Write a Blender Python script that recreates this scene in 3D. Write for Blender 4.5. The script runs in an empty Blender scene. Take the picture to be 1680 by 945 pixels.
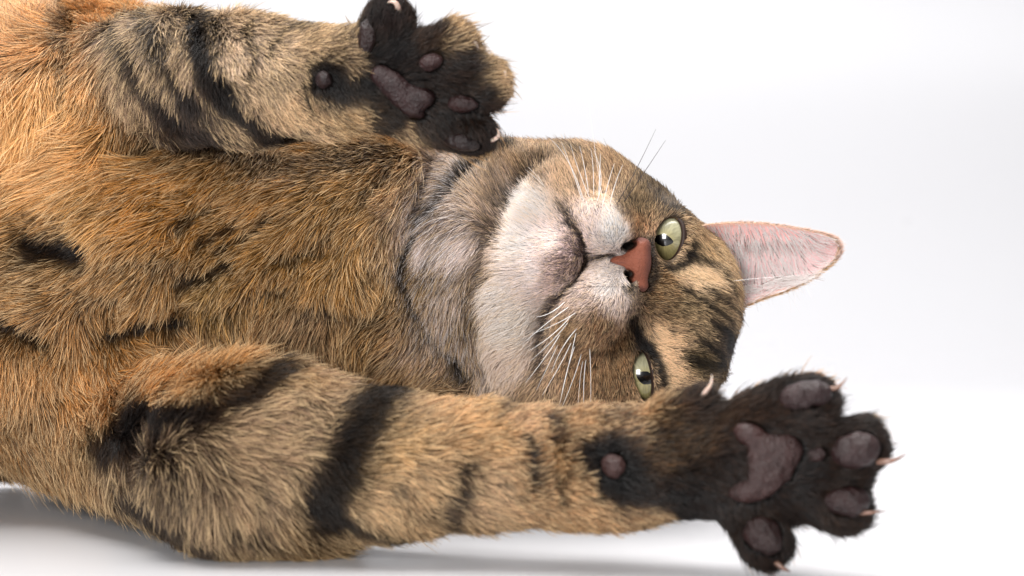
import bpy, math, random
import numpy as np
from mathutils import Vector

# ------------------------------------------------------------------ camera, world, lamps, exposure
D = 0.60            # camera to the focal plane (Y = 0), metres
S = 5000.0          # photograph pixels per metre on that plane
CAMZ = 0.080        # camera height above the white floor
sc = bpy.context.scene
rng = np.random.default_rng(7)
random.seed(7)

cam_d = bpy.data.cameras.new("camera")
cam = bpy.data.objects.new("camera", cam_d)
sc.collection.objects.link(cam)
cam.location = (0, -D, CAMZ)
cam.rotation_euler = (math.radians(90), 0, 0)
cam_d.sensor_width = 36.0
cam_d.lens = 36.0 * D / (1680.0 / S)
cam_d.clip_start = 0.02
cam_d.clip_end = 50
cam_d.dof.use_dof = True
cam_d.dof.focus_distance = D + 0.005
cam_d.dof.aperture_fstop = 11.0
sc.camera = cam

world = bpy.data.worlds.new("World")
sc.world = world
world.use_nodes = True
world.node_tree.nodes["Background"].inputs[0].default_value = (0.98, 0.98, 1.0, 1)
world.node_tree.nodes["Background"].inputs[1].default_value = 0.22

sc.view_settings.view_transform = 'Standard'
sc.view_settings.look = 'None'
sc.view_settings.exposure = 0.18
sc.view_settings.gamma = 1.0
sc.render.engine = 'CYCLES'
sc.cycles.max_bounces = 8
sc.cycles.diffuse_bounces = 3
sc.cycles.glossy_bounces = 4
sc.cycles.transmission_bounces = 6
sc.cycles.use_denoising = True
sc.cycles_curves.shape = 'RIBBONS'
sc.cycles_curves.subdivisions = 2


def area(name, loc, target, sx, sy, power, col=(1, 1, 1)):
    l = bpy.data.lights.new(name, 'AREA')
    l.shape = 'RECTANGLE'
    l.size, l.size_y = sx, sy
    l.energy = power
    l.color = col
    o = bpy.data.objects.new(name, l)
    sc.collection.objects.link(o)
    o.location = loc
    o.rotation_euler = (Vector(target) - Vector(loc)).to_track_quat('-Z', 'Y').to_euler()
    return o


area("softbox_overhead", (-0.02, 0.04, 1.10), (0.0, 0.0, 0.05), 1.2, 0.9, 25.0, (1.0, 0.985, 0.96))
area("softbox_front", (-0.42, -1.0, 0.34), (0.02, 0.0, 0.09), 0.34, 0.42, 9.5, (1.0, 0.99, 0.97))
area("backdrop_strip", (0.0, 0.75, 1.3), (0.0, 1.6, 0.15), 2.2, 0.3, 11.6, (1, 1, 1))

# ------------------------------------------------------------------ helpers


def lin(c):
    c = np.asarray(c, float) / 255.0
    return np.where(c <= 0.04045, c / 12.92, ((c + 0.055) / 1.055) ** 2.4)


def W(px, py, ycm):
    y = ycm / 100.0
    s = (D + y) / D / S
    return np.array([(px - 840.0) * s, y, CAMZ - (py - 472.5) * s])


def RS(r, ycm):
    return r * (D + ycm / 100.0) / D / S


def proj(P):
    s = (D + P[:, 1]) / D / S
    return 840.0 + P[:, 0] / s, 472.5 - (P[:, 2] - CAMZ) / s


def _hash(i, j, k, seed):
    n = (i * 374761393 + j * 668265263 + k * 2147483647 + seed * 1274126177) & 0xFFFFFFFF
    n = ((n ^ (n >> 13)) * 1274126177) & 0xFFFFFFFF
    n = n ^ (n >> 16)
    return (n & 0xFFFF) / 65535.0


def vnoise(P, scale, seed=0):
    Q = P / scale
    I = np.floor(Q).astype(np.int64)
    F = Q - I
    F = F * F * (3 - 2 * F)
    r = 0
    for dx in (0, 1):
        wx = F[:, 0] if dx else 1 - F[:, 0]
        for dy in (0, 1):
            wy = F[:, 1] if dy else 1 - F[:, 1]
            for dz in (0, 1):
                wz = F[:, 2] if dz else 1 - F[:, 2]
                r = r + wx * wy * wz * _hash(I[:, 0] + dx, I[:, 1] + dy, I[:, 2] + dz, seed)
    return r * 2 - 1


def nrm(v):
    return v / np.maximum(np.linalg.norm(v, axis=-1, keepdims=True), 1e-9)


# ------------------------------------------------------------------ signed distance modelling
class Prim:
    def __init__(s, part, kind, k, op, **kw):
        s.part, s.kind, s.k, s.op = part, kind, k, op
        s.__dict__.update(kw)
        if kind == 'cone':
            lo = np.minimum(s.a - s.r1, s.b - s.r2); hi = np.maximum(s.a + s.r1, s.b + s.r2)
        else:
            R = max(s.rad); lo, hi = s.c - R, s.c + R
        s.lo, s.hi = lo, hi

    def d(s, P):
        if s.kind == 'cone':
            ba = s.b - s.a
            t = np.clip(((P - s.a) @ ba) / max(ba @ ba, 1e-12), 0, 1)
            q = P - s.a - t[..., None] * ba
            return np.sqrt((q * q).sum(-1)) - (s.r1 + (s.r2 - s.r1) * t)
        q = (P - s.c) @ s.M
        k0 = np.sqrt(((q / s.rad) ** 2).sum(-1))
        k1 = np.sqrt(((q / s.rad ** 2) ** 2).sum(-1))
        return k0 * (k0 - 1) / np.maximum(k1, 1e-9)


def cone(part, a, b, k=0.6, op='add'):
    return Prim(part, 'cone', k / 100, op, a=W(*a[:3]), b=W(*b[:3]), r1=RS(a[3], a[2]), r2=RS(b[3], b[2]))


def ell(part, c, r, dep, ang=0.0, tilt=0.0, k=0.6, op='add'):
    """ellipsoid: r = half sizes in the picture plane, dep = half depth (cm), ang turns it about the depth axis"""
    a, t = math.radians(-ang), math.radians(tilt)
    ex = np.array([math.cos(a), 0, math.sin(a)]); ez = np.array([-math.sin(a), 0, math.cos(a)]); ey = np.array([0., 1, 0])
    ex2 = ex * math.cos(t) + ey * math.sin(t); ey2 = -ex * math.sin(t) + ey * math.cos(t)
    M = np.stack([ex2, ey2, ez], 1)
    return Prim(part, 'ell', k / 100, op, c=W(*c), rad=np.array([RS(r[0], c[2]), dep / 100, RS(r[1], c[2])]), M=M)


def smin(a, b, k):
    h = np.maximum(k - np.abs(a - b), 0) / k
    return np.minimum(a, b) - h * h * k * 0.25


def comb(F, d, p):
    return smin(F, d, p.k) if p.op == 'add' else -smin(-F, d, p.k)


def field(P, prims):
    F = np.full(P.shape[:-1], 0.08)
    for p in prims:
        F = comb(F, p.d(P), p)
    return F


def hit(px, py, prims, t0=0.25):
    """first point of the surface seen from the camera at that spot of the photograph"""
    o = np.array([0, -D, CAMZ])
    d = nrm(W(px, py, 0.0) - o)
    t = t0
    for _ in range(160):
        f = field((o + d * t)[None], prims)[0]
        if f < 1e-5:
            break
        t += max(f * 0.7, 2e-5)
        if t > 1.2:
            break
    return o + d * t


def grad(P, prims, e=4e-4):
    g = np.zeros_like(P)
    for i in range(3):
        v = np.zeros(3); v[i] = e
        g[:, i] = field(P + v, prims) - field(P - v, prims)
    return nrm(g)


def surface_nets(F, o, h):
    ins = F < 0
    nx, ny, nz = F.shape
    cnt = np.zeros((nx - 1, ny - 1, nz - 1), np.uint8)
    for dx in (0, 1):
        for dy in (0, 1):
            for dz in (0, 1):
                cnt += ins[dx:nx - 1 + dx, dy:ny - 1 + dy, dz:nz - 1 + dz]
    I = np.argwhere((cnt > 0) & (cnt < 8))
    idx = np.full(cnt.shape, -1, np.int32)
    idx[I[:, 0], I[:, 1], I[:, 2]] = np.arange(len(I))
    acc = np.zeros((len(I), 3)); n = np.zeros(len(I))
    C = [(a, b, c) for a in (0, 1) for b in (0, 1) for c in (0, 1)]
    for c0 in C:
        for ax in range(3):
            if c0[ax]:
                continue
            c1 = list(c0); c1[ax] = 1
            f0 = F[I[:, 0] + c0[0], I[:, 1] + c0[1], I[:, 2] + c0[2]]
            f1 = F[I[:, 0] + c1[0], I[:, 1] + c1[1], I[:, 2] + c1[2]]
            m = (f0 < 0) != (f1 < 0)
            t = np.where(m, f0 / np.where(m, f0 - f1, 1), 0)
            p = np.tile(np.array(c0, float), (len(I), 1)); p[:, ax] = t
            acc += p * m[:, None]; n += m
    V = (I + acc / n[:, None]) * h + o
    quads = []
    for ax in range(3):
        u, v = [(1, 2), (2, 0), (0, 1)][ax]
        sl0 = [slice(None)] * 3; sl1 = [slice(None)] * 3
        sl0[ax] = slice(0, -1); sl1[ax] = slice(1, None)
        a, b = ins[tuple(sl0)], ins[tuple(sl1)]
        E = np.argwhere(a != b)
        E = E[(E[:, u] > 0) & (E[:, v] > 0) & (E[:, u] < F.shape[u] - 1) & (E[:, v] < F.shape[v] - 1)]
        flip = b[E[:, 0], E[:, 1], E[:, 2]]
        q = []
        for du, dv in ((1, 1), (0, 1), (0, 0), (1, 0)):
            e = E.copy(); e[:, u] -= du; e[:, v] -= dv
            q.append(idx[e[:, 0], e[:, 1], e[:, 2]])
        q = np.stack(q, 1)
        q[flip] = q[flip][:, ::-1]
        quads.append(q)
    Q = np.concatenate(quads)
    return V, Q[(Q >= 0).all(1)]


def sdf_mesh(prims, h, lo, hi, noise=None):
    lo = np.asarray(lo, float); hi = np.asarray(hi, float)
    n = np.ceil((hi - lo) / h).astype(int) + 1
    F = np.full(n, 0.08, np.float32)
    ax = [lo[i] + np.arange(n[i]) * h for i in range(3)]
    for p in prims:
        m = p.k + 0.004
        i0 = np.clip(np.floor((p.lo - m - lo) / h).astype(int), 0, n); i1 = np.clip(np.ceil((p.hi + m - lo) / h).astype(int) + 1, 0, n)
        if (i1 <= i0).any():
            continue
        sl = tuple(slice(a, b) for a, b in zip(i0, i1))
        G = np.stack(np.meshgrid(*[ax[i][sl[i]] for i in range(3)], indexing='ij'), -1)
        F[sl] = comb(F[sl], p.d(G), p)
    V, Q = surface_nets(F, lo, h)
    if noise:
        V = noise(V)
    return V, Q


def mesh_from(name, V, Q, mat=None, parent=None, smooth=True, cols=None):
    me = bpy.data.meshes.new(name)
    Q = np.asarray(Q, np.int32)
    me.vertices.add(len(V)); me.vertices.foreach_set('co', np.asarray(V, np.float32).ravel())
    me.loops.add(Q.size); me.loops.foreach_set('vertex_index', Q.ravel())
    me.polygons.add(len(Q))
    me.polygons.foreach_set('loop_start', np.arange(0, Q.size, Q.shape[1], dtype=np.int32))
    me.polygons.foreach_set('loop_total', np.full(len(Q), Q.shape[1], np.int32))
    if smooth:
        me.polygons.foreach_set('use_smooth', np.ones(len(Q), bool))
    if cols is not None:
        at = me.color_attributes.new('coat', 'FLOAT_COLOR', 'POINT')
        at.data.foreach_set('color', np.c_[cols, np.ones(len(cols))].astype(np.float32).ravel())
    me.update(); me.validate()
    ob = bpy.data.objects.new(name, me)
    sc.collection.objects.link(ob)
    if mat:
        me.materials.append(mat)
    if parent:
        ob.parent = parent
    return ob


# ------------------------------------------------------------------ materials
def mat_new(name):
    m = bpy.data.materials.new(name); m.use_nodes = True
    nt = m.node_tree
    return m, nt, nt.nodes['Principled BSDF']


def attr_mat(name, rough=0.6, spec=0.3, coat=0.0, bump=0.0, bscale=900.0):
    m, nt, b = mat_new(name)
    a = nt.nodes.new('ShaderNodeAttribute'); a.attribute_name = 'coat'
    nt.links.new(a.outputs['Color'], b.inputs['Base Color'])
    b.inputs['Roughness'].default_value = rough
    b.inputs['Specular IOR Level'].default_value = spec
    b.inputs['Coat Weight'].default_value = coat
    b.inputs['Coat Roughness'].default_value = 0.02
    if bump:
        n = nt.nodes.new('ShaderNodeTexNoise'); n.inputs['Scale'].default_value = bscale; n.inputs['Detail'].default_value = 4
        tc = nt.nodes.new('ShaderNodeTexCoord')
        nt.links.new(tc.outputs['Object'], n.inputs['Vector'])
        bp = nt.nodes.new('ShaderNodeBump'); bp.inputs['Strength'].default_value = bump; bp.inputs['Distance'].default_value = 0.001
        nt.links.new(n.outputs['Fac'], bp.inputs['Height']); nt.links.new(bp.outputs['Normal'], b.inputs['Normal'])
    return m


def plain_mat(name, col, rough=0.5, spec=0.4, trans=0.0, sss=0.0, coat=0.0):
    m, nt, b = mat_new(name)
    b.inputs['Base Color'].default_value = (*lin(col), 1)
    b.inputs['Roughness'].default_value = rough
    b.inputs['Specular IOR Level'].default_value = spec
    b.inputs['Transmission Weight'].default_value = trans
    b.inputs['Coat Weight'].default_value = coat
    if sss:
        b.inputs['Subsurface Weight'].default_value = sss
        b.inputs['Subsurface Radius'].default_value = (0.004, 0.0015, 0.001)
        b.inputs['Subsurface Scale'].default_value = 0.5
    return m


M_SKIN = attr_mat('skin_under_fur', 0.9, 0.05)
M_EYE = attr_mat('wet_eye', 0.25, 0.3, coat=1.0)
M_NOSE = attr_mat('nose_leather', 0.52, 0.22, bump=0.7, bscale=1500)
M_PAD = attr_mat('paw_pad_leather', 0.34, 0.4, bump=0.9, bscale=1100)
M_EAR = attr_mat('ear_skin', 0.6, 0.25)
M_LID = plain_mat('dark_eyelid_skin', (48, 32, 26), 0.5, 0.3)
M_CLAW = plain_mat('translucent_claw', (205, 180, 165), 0.25, 0.5, sss=0.3)
M_CLAW_DARK = plain_mat('horn_claw', (128, 98, 84), 0.25, 0.5, sss=0.3)
M_WHITE_WHISKER = plain_mat('white_whisker', (250, 248, 246), 0.3, 0.5)
M_DARK_WHISKER = plain_mat('dark_whisker', (62, 50, 46), 0.35, 0.5)


def fur_mat(name):
    m, nt, b = mat_new(name)
    a = nt.nodes.new('ShaderNodeAttribute'); a.attribute_name = 'coat'
    nt.links.new(a.outputs['Color'], b.inputs['Base Color'])
    b.inputs['Roughness'].default_value = 0.42
    b.inputs['Specular IOR Level'].default_value = 0.35
    return m


M_FUR = fur_mat('cat_fur')

# ------------------------------------------------------------------ studio sweep
m, nt, b = mat_new('white_acrylic')
b.inputs['Base Color'].default_value = (0.60, 0.597, 0.618, 1)
b.inputs['Roughness'].default_value = 0.28
b.inputs['Specular IOR Level'].default_value = 0.4
tc = nt.nodes.new('ShaderNodeTexCoord'); nz = nt.nodes.new('ShaderNodeTexNoise')
nz.inputs['Scale'].default_value = 6; nz.inputs['Detail'].default_value = 3
mr = nt.nodes.new('ShaderNodeMapRange'); mr.inputs[3].default_value = 0.24; mr.inputs[4].default_value = 0.34
nt.links.new(tc.outputs['Object'], nz.inputs['Vector']); nt.links.new(nz.outputs['Fac'], mr.inputs[0]); nt.links.new(mr.outputs[0], b.inputs['Roughness'])
prof = [(-1.6, 0.0), (-0.6, 0.0), (0.0, 0.0), (0.5, 0.0), (0.9, 0.0)]
for i in range(1, 17):
    a = math.radians(90 * i / 16)
    prof.append((0.9 + 0.6 * math.sin(a), 0.6 * (1 - math.cos(a))))
prof.append((1.5, 2.4))
V = []; Q = []
for y, z in prof:
    V += [(-2.2, y, z), (2.2, y, z)]
for i in range(len(prof) - 1):
    Q.append((2 * i, 2 * i + 1, 2 * i + 3, 2 * i + 2))
bd = mesh_from('studio_floor', np.array(V), Q, m)
bd['kind'] = 'structure'

# ------------------------------------------------------------------ the cat's body
B = []      # ordered list of forms
# torso lying on its side, belly to the camera
B += [cone('torso', (-330, 365, 11, 380), (0, 352, 9, 352), 3),
      cone('torso', (0, 352, 9, 350), (340, 395, 8, 285), 3),
      cone('torso', (340, 400, 8, 290), (600, 420, 6.5, 205), 3),
      cone('torso', (560, 430, 6.5, 215), (720, 440, 6.0, 175), 3),
      cone('torso', (-330, 455, 15, 278), (330, 476, 14, 296), 3),
      cone('torso', (-330, 515, 18, 252), (330, 520, 17, 258), 3),  # hidden bulk added behind the torso to block light passing under it
      ell('torso', (250, 400, 3.2), (330, 150), 3.2, -6, k=3),
      ell('torso', (130, 610, 4.5), (260, 120), 4.0, 4, k=2.0),
      ell('torso', (120, 200, 3.4), (170, 130), 3.0, 20, k=2.0),
      ell('torso', (500, 330, 3.6), (190, 70), 2.4, -14, k=1.5),
      ell('torso', (520, 480, 3.4), (190, 75), 2.4, 10, k=1.5)]
B += [ell('torso', (770, 600, 5.0), (130, 95), 3.0, k=1.5)]
NT = len(B)
# throat ruff, jaw, skull
B += [ell('head', (800, 430, 4.0), (135, 190), 4.2, 8, k=0.5),
      ell('head', (1030, 485, 4.6), (158, 162), 4.0, k=0.8),
      ell('head', (925, 355, 3.2), (142, 116), 3.4, -12, k=1.2),
      ell('head', (930, 600, 3.2), (150, 120), 3.4, 12, k=1.2),
      ell('head', (1046, 384, 2.9), (58, 68), 2.2, k=1.2),
      ell('head', (1090, 600, 2.6), (88, 95), 2.2, k=1.2),
      ell('head', (1118, 500, 3.2), (78, 100), 2.2, k=1.5),
      ell('head', (872, 448, 2.2), (76, 124), 2.6, 20, k=1.1),       # white jaw
      ell('head', (884, 358, 1.9), (50, 42), 1.7, k=0.8),
      ell('head', (848, 560, 2.2), (62, 78), 1.9, 18, k=1.0),
      ell('head', (917, 427, 0.4), (44, 54), 1.7, 10, k=0.55),        # chin
      ell('head', (990, 372, 0.2), (54, 48), 1.9, 15, k=0.5),       # whisker pads
      ell('head', (962, 510, 0.1), (60, 70), 2.0, 28, k=0.5),
      ell('head', (1003, 478, 0.0), (42, 44), 1.5, k=0.5),
      cone('head', (1046, 438, 0.45, 34), (1112, 488, 2.3, 56), 1.2)]  # bridge of the nose
NH = len(B)
HEADP = B[NT:NH]
# arm lifted off the body (upper in the picture)
B += [cone('raised_arm', (238, 108, 2.6, 82), (310, 122, -0.3, 95), 1.0),
      cone('raised_arm', (310, 122, -0.3, 95), (410, 135, -2.0, 96), 0.8),
      cone('raised_arm', (410, 135, -2.0, 96), (575, 132, -3.8, 84), 0.8),
      ell('raised_arm', (665, 135, -4.2), (92, 84), 1.3, 20, k=0.6),
      cone('raised_arm', (620, 85, -4.3, 44), (636, 40, -4.8, 42), 0.35),
      cone('raised_arm', (690, 110, -4.6, 50), (742, 82, -5.0, 46), 0.35),
      cone('raised_arm', (720, 150, -4.6, 52), (783, 138, -5.0, 46), 0.35),
      cone('raised_arm', (705, 195, -4.4, 40), (775, 216, -4.7, 34), 0.3)]
NU = len(B)
# arm stretched along the floor towards the camera (lower in the picture)
B += [cone('stretched_arm', (90, 690, 5.5, 85), (430, 762, -4.5, 148), 1.6),
      cone('stretched_arm', (430, 762, -4.5, 148), (640, 762, -6.2, 108), 1.4),
      cone('stretched_arm', (640, 762, -6.2, 108), (1000, 766, -7.6, 88), 0.8),
      cone('stretched_arm', (1000, 766, -7.6, 88), (1190, 760, -8.6, 84), 0.8),
      ell('stretched_arm', (1270, 755, -9.0), (100, 98), 1.25, k=0.7),
      cone('stretched_arm', (1235, 710, -9.0, 60), (1325, 662, -9.6, 46), 0.35),
      cone('stretched_arm', (1330, 740, -9.2, 52), (1410, 733, -9.8, 44), 0.3),
      cone('stretched_arm', (1310, 790, -9.2, 50), (1385, 828, -9.8, 40), 0.3),
      ell('stretched_arm', (1372, 785, -9.5), (52, 40), 0.9, k=0.3),
      cone('stretched_arm', (1215, 810, -9.0, 52), (1252, 888, -9.6, 40), 0.35),
      cone('stretched_arm', (1100, 690, -8.4, 40), (1150, 662, -8.9, 24), 0.5)]
ADDS = list(B)
PARTS = {p: [q for q in ADDS if q.part == p] for p in ('torso', 'head', 'raised_arm', 'stretched_arm')}


def groove(pts, prims, r, depth, k=0.4):
    H = [hit(x, y, prims) for x, y in pts]
    o = np.array([0, -D, CAMZ])
    H = [h + nrm(h - o) * depth for h in H]
    for a, b in zip(H[:-1], H[1:]):
        B.append(Prim('cut', 'cone', k / 100, 'sub', a=a, b=b, r1=r, r2=r))


TOR = PARTS['torso']
for pts in ([(55, 402), (95, 404), (130, 408)],):
    groove(pts, TOR, 0.0032, 0.0002, 0.9)
for pts in ([(300, 455), (350, 442), (400, 428)], [(170, 545), (240, 532), (310, 520), (400, 505)], [(-20, 525), (70, 552)],
            [(290, 378), (340, 345), (372, 330)], [(330, 397), (395, 360)], [(365, 408), (410, 382), (470, 350)],
            [(455, 418), (535, 405)], [(425, 472), (480, 465)], [(195, 248), (240, 236), (270, 222)]):
    groove(pts, TOR, 0.0034, 0.0002, 0.7)
MOUTH = [(933, 365), (950, 385), (961, 408), (962, 432), (945, 462), (912, 492), (893, 530), (888, 575), (893, 600)]
groove(MOUTH[:6], HEADP, 0.0011, 0.0005, 0.2)
groove(MOUTH[5:], HEADP, 0.0009, 0.0001, 0.6)
groove([(962, 430), (985, 423), (1006, 421)], HEADP, 0.0008, 0.0003, 0.25)
groove([(835, 250), (760, 300), (700, 355), (668, 410), (664, 455), (690, 505), (730, 560)], HEADP + TOR, 0.0016, 0.0002, 0.3)
groove([(880, 265), (838, 322), (810, 380), (785, 440), (772, 490), (770, 540), (790, 600)], HEADP, 0.0007, 0.0002, 0.8)
PAWL, PAWU = PARTS['stretched_arm'], PARTS['raised_arm']
groove([(900, 735), (905, 770), (905, 800)], PAWL, 0.0012, 0.0, 0.4)
groove([(490, 132), (498, 150), (504, 168)], PAWU, 0.0012, 0.0, 0.3)

# eyes: eyeball position, lid opening
EYES = []
for (cx, cy, a, bb, ang, cutw) in ((1097, 393, 23.5, 37, 14, 1), (1055, 615, 16.5, 44, -9, 1)):
    h = hit(cx, cy, HEADP)
    s = (D + h[1]) / D / S
    o = np.array([0, -D, CAMZ]); view = nrm(h - o)
    R = 45 * s
    c = h + view * (R * 1.0)
    EYES.append(dict(c=c, R=R, cx=cx, cy=cy, a=a, b=bb, ang=ang, h=h))
    ycm = h[1] * 100
    B.append(Prim('head', 'ell', 0.006, 'add', c=c + view * 0.0006, rad=np.array([R * 1.12] * 3), M=np.eye(3)))
for e in EYES:
    B.append(ell('cut', (e['cx'], e['cy'], e['h'][1] * 100), (e['a'], e['b']), 1.3, e['ang'], k=0.08, op='sub'))


hn = hit(1040, 435, B)
yn = hn[1] * 100
B += [ell('cut', (1031, 403, yn - 0.1), (15, 9), 0.5, -20, k=0.15, op='sub'),
      ell('cut', (1030, 456, yn - 0.1), (10, 13), 0.5, -8, k=0.15, op='sub')]


def body_noise(V):
    n = nrm(grad(V, B))
    amp = 0.0011 * vnoise(V, 0.013, 3) + 0.0006 * vnoise(V, 0.006, 4)
    px, py = proj(V)
    calm = np.clip((np.hypot(px - 1010, (py - 470)) - 120) / 200, 0.1, 1)
    return V + n * (amp * calm)[:, None]


BV, BQ = sdf_mesh(B, 0.0010, (-0.245, -0.125, -0.002), (0.135, 0.13, 0.19), body_noise)
BN = grad(BV, B)

cat = bpy.data.objects.new('cat', None)
sc.collection.objects.link(cat)
cat['label'] = 'brown tabby cat lying on its side with both front paws stretched out'
cat['category'] = 'cat'

# ------------------------------------------------------------------ coat colours (sRGB as seen, the light on the coat included)
COAT = {
    'torso': [(20, 60, 205, 150, 100), (60, 170, 240, 188, 126), (120, 60, 205, 150, 95), (100, 270, 236, 184, 126), (200, 250, 205, 150, 88),
              (240, 200, 190, 130, 60), (60, 330, 205, 150, 90), (150, 340, 198, 148, 88), (250, 330, 188, 128, 62), (350, 320, 178, 124, 62),
              (450, 330, 168, 118, 62), (550, 300, 175, 130, 75), (650, 270, 170, 125, 75), (720, 260, 165, 120, 70), (50, 450, 178, 132, 82),
              (150, 460, 172, 126, 76), (250, 450, 168, 122, 70), (350, 500, 178, 138, 82), (450, 420, 168, 120, 62), (550, 420, 170, 124, 68),
              (630, 400, 177, 132, 76), (600, 500, 174, 131, 80), (700, 560, 178, 133, 82), (750, 620, 155, 115, 72), (500, 540, 168, 133, 98),
              (350, 560, 186, 142, 102), (100, 540, 165, 115, 64), (50, 600, 190, 140, 90), (150, 650, 188, 123, 57), (250, 640, 197, 132, 62),
              (350, 620, 196, 136, 70), (450, 590, 192, 142, 86), (60, 700, 152, 108, 62), (120, 750, 152, 112, 66)],
    'stretched_arm': [(250, 640, 196, 131, 61), (350, 610, 196, 136, 70), (450, 590, 192, 142, 86), (560, 570, 196, 157, 122), (650, 595, 202, 167, 127),
                      (150, 650, 186, 121, 56), (120, 720, 150, 108, 64), (230, 705, 62, 44, 32), (300, 720, 118, 92, 72), (400, 700, 142, 114, 90), (480, 680, 137, 110, 87),
                      (250, 800, 98, 78, 62), (330, 830, 128, 103, 82), (420, 830, 162, 132, 102), (480, 860, 152, 117, 77), (700, 650, 196, 151, 106),
                      (650, 720, 187, 147, 97), (700, 780, 167, 132, 94), (640, 830, 187, 152, 112), (800, 700, 192, 147, 97),
                      (800, 810, 182, 147, 112), (880, 800, 167, 127, 87), (850, 680, 192, 150, 112), (950, 685, 162, 117, 77), (900, 740, 160, 115, 70),
                      (950, 830, 187, 142, 97), (1050, 675, 152, 107, 67), (1000, 760, 30, 19, 15), (1080, 700, 82, 57, 32), (1120, 730, 77, 54, 32),
                      (1130, 810, 36, 24, 18), (1050, 845, 152, 112, 77), (1150, 665, 72, 50, 37), (1200, 760, 42, 27, 21), (1300, 640, 40, 26, 20),
                      (1300, 800, 26, 16, 13), (1420, 720, 52, 34, 26), (1400, 850, 54, 38, 28), (1250, 900, 44, 29, 22), (1200, 850, 38, 25, 18)],
    'raised_arm': [(200, 40, 152, 127, 107), (220, 120, 138, 108, 83), (150, 30, 142, 117, 97), (100, 60, 180, 130, 85), (140, 120, 190, 135, 75), (260, 60, 162, 137, 112), (300, 100, 147, 120, 97),
                   (330, 150, 98, 75, 60), (400, 100, 192, 162, 132), (450, 130, 187, 157, 122), (450, 60, 177, 150, 122), (520, 60, 172, 142, 107),
                   (420, 200, 192, 152, 112), (480, 170, 197, 157, 112), (500, 230, 187, 152, 112), (300, 200, 78, 57, 44), (560, 205, 167, 127, 77),
                   (580, 90, 122, 92, 62), (540, 130, 47, 32, 24), (600, 130, 27, 16, 13), (700, 120, 34, 20, 17), (620, 195, 72, 52, 32), (650, 215, 120, 90, 60),
                   (740, 42, 172, 132, 82), (815, 100, 167, 132, 87), (770, 230, 42, 30, 27), (630, 40, 57, 40, 36), (680, 180, 22, 14, 12), (832, 130, 177, 142, 102), (650, 95, 26, 16, 14), (690, 140, 24, 15, 13), (735, 130, 26, 17, 15), (640, 185, 40, 28, 20), (740, 195, 24, 16, 14), (610, 95, 30, 19, 16),
                   (760, 110, 36, 24, 20), (790, 170, 40, 28, 24), (700, 60, 60, 42, 32)],
    'head': [(830, 260, 187, 152, 117), (900, 250, 182, 147, 112), (870, 290, 167, 132, 97), (960, 270, 177, 142, 107), (1020, 280, 172, 137, 102),
             (1060, 300, 122, 97, 72), (1100, 330, 117, 94, 70), (1050, 340, 152, 122, 82), (980, 310, 217, 177, 137), (930, 300, 217, 182, 147),
             (815, 400, 205, 182, 166), (790, 450, 168, 140, 114), (740, 350, 165, 142, 130), (720, 430, 142, 114, 87), (700, 390, 196, 178, 174), (760, 400, 208, 192, 188), (690, 455, 150, 115, 72),
             (740, 480, 190, 166, 150), (800, 330, 182, 156, 134), (808, 380, 152, 126, 108), (775, 500, 162, 132, 98), (750, 560, 185, 155, 130), (870, 330, 255, 250, 247),
             (850, 400, 255, 248, 245), (820, 480, 252, 241, 234), (850, 530, 252, 242, 234), (840, 590, 228, 208, 194), (880, 640, 192, 157, 122),
             (922, 425, 190, 156, 152), (905, 452, 205, 174, 168), (940, 398, 196, 168, 165), (905, 400, 225, 208, 204), (880, 450, 238, 224, 220), (975, 350, 205, 185, 180), (1010, 375, 255, 252, 251),
             (1000, 470, 242, 232, 228), (960, 480, 205, 182, 172), (1012, 490, 218, 198, 188), (940, 540, 182, 142, 102), (990, 530, 172, 122, 77),
             (1020, 560, 167, 120, 72), (960, 600, 177, 132, 87), (1010, 610, 162, 117, 72), (1070, 490, 152, 107, 57), (1100, 505, 142, 104, 60),
             (1085, 460, 177, 127, 72), (1120, 442, 232, 192, 148), (1145, 452, 236, 202, 162), (1120, 500, 142, 117, 82), (1150, 540, 142, 117, 87),
             (1180, 500, 152, 122, 87), (1190, 560, 85, 66, 54), (1185, 610, 122, 97, 72), (1085, 560, 230, 186, 140), (1100, 590, 230, 186, 146),
             (1110, 635, 202, 167, 127), (1140, 590, 97, 77, 38), (1160, 640, 112, 87, 62), (1150, 400, 192, 157, 112), (1140, 370, 172, 132, 92),
             (1200, 490, 167, 132, 97), (1045, 370, 190, 135, 85)],
}
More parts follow.
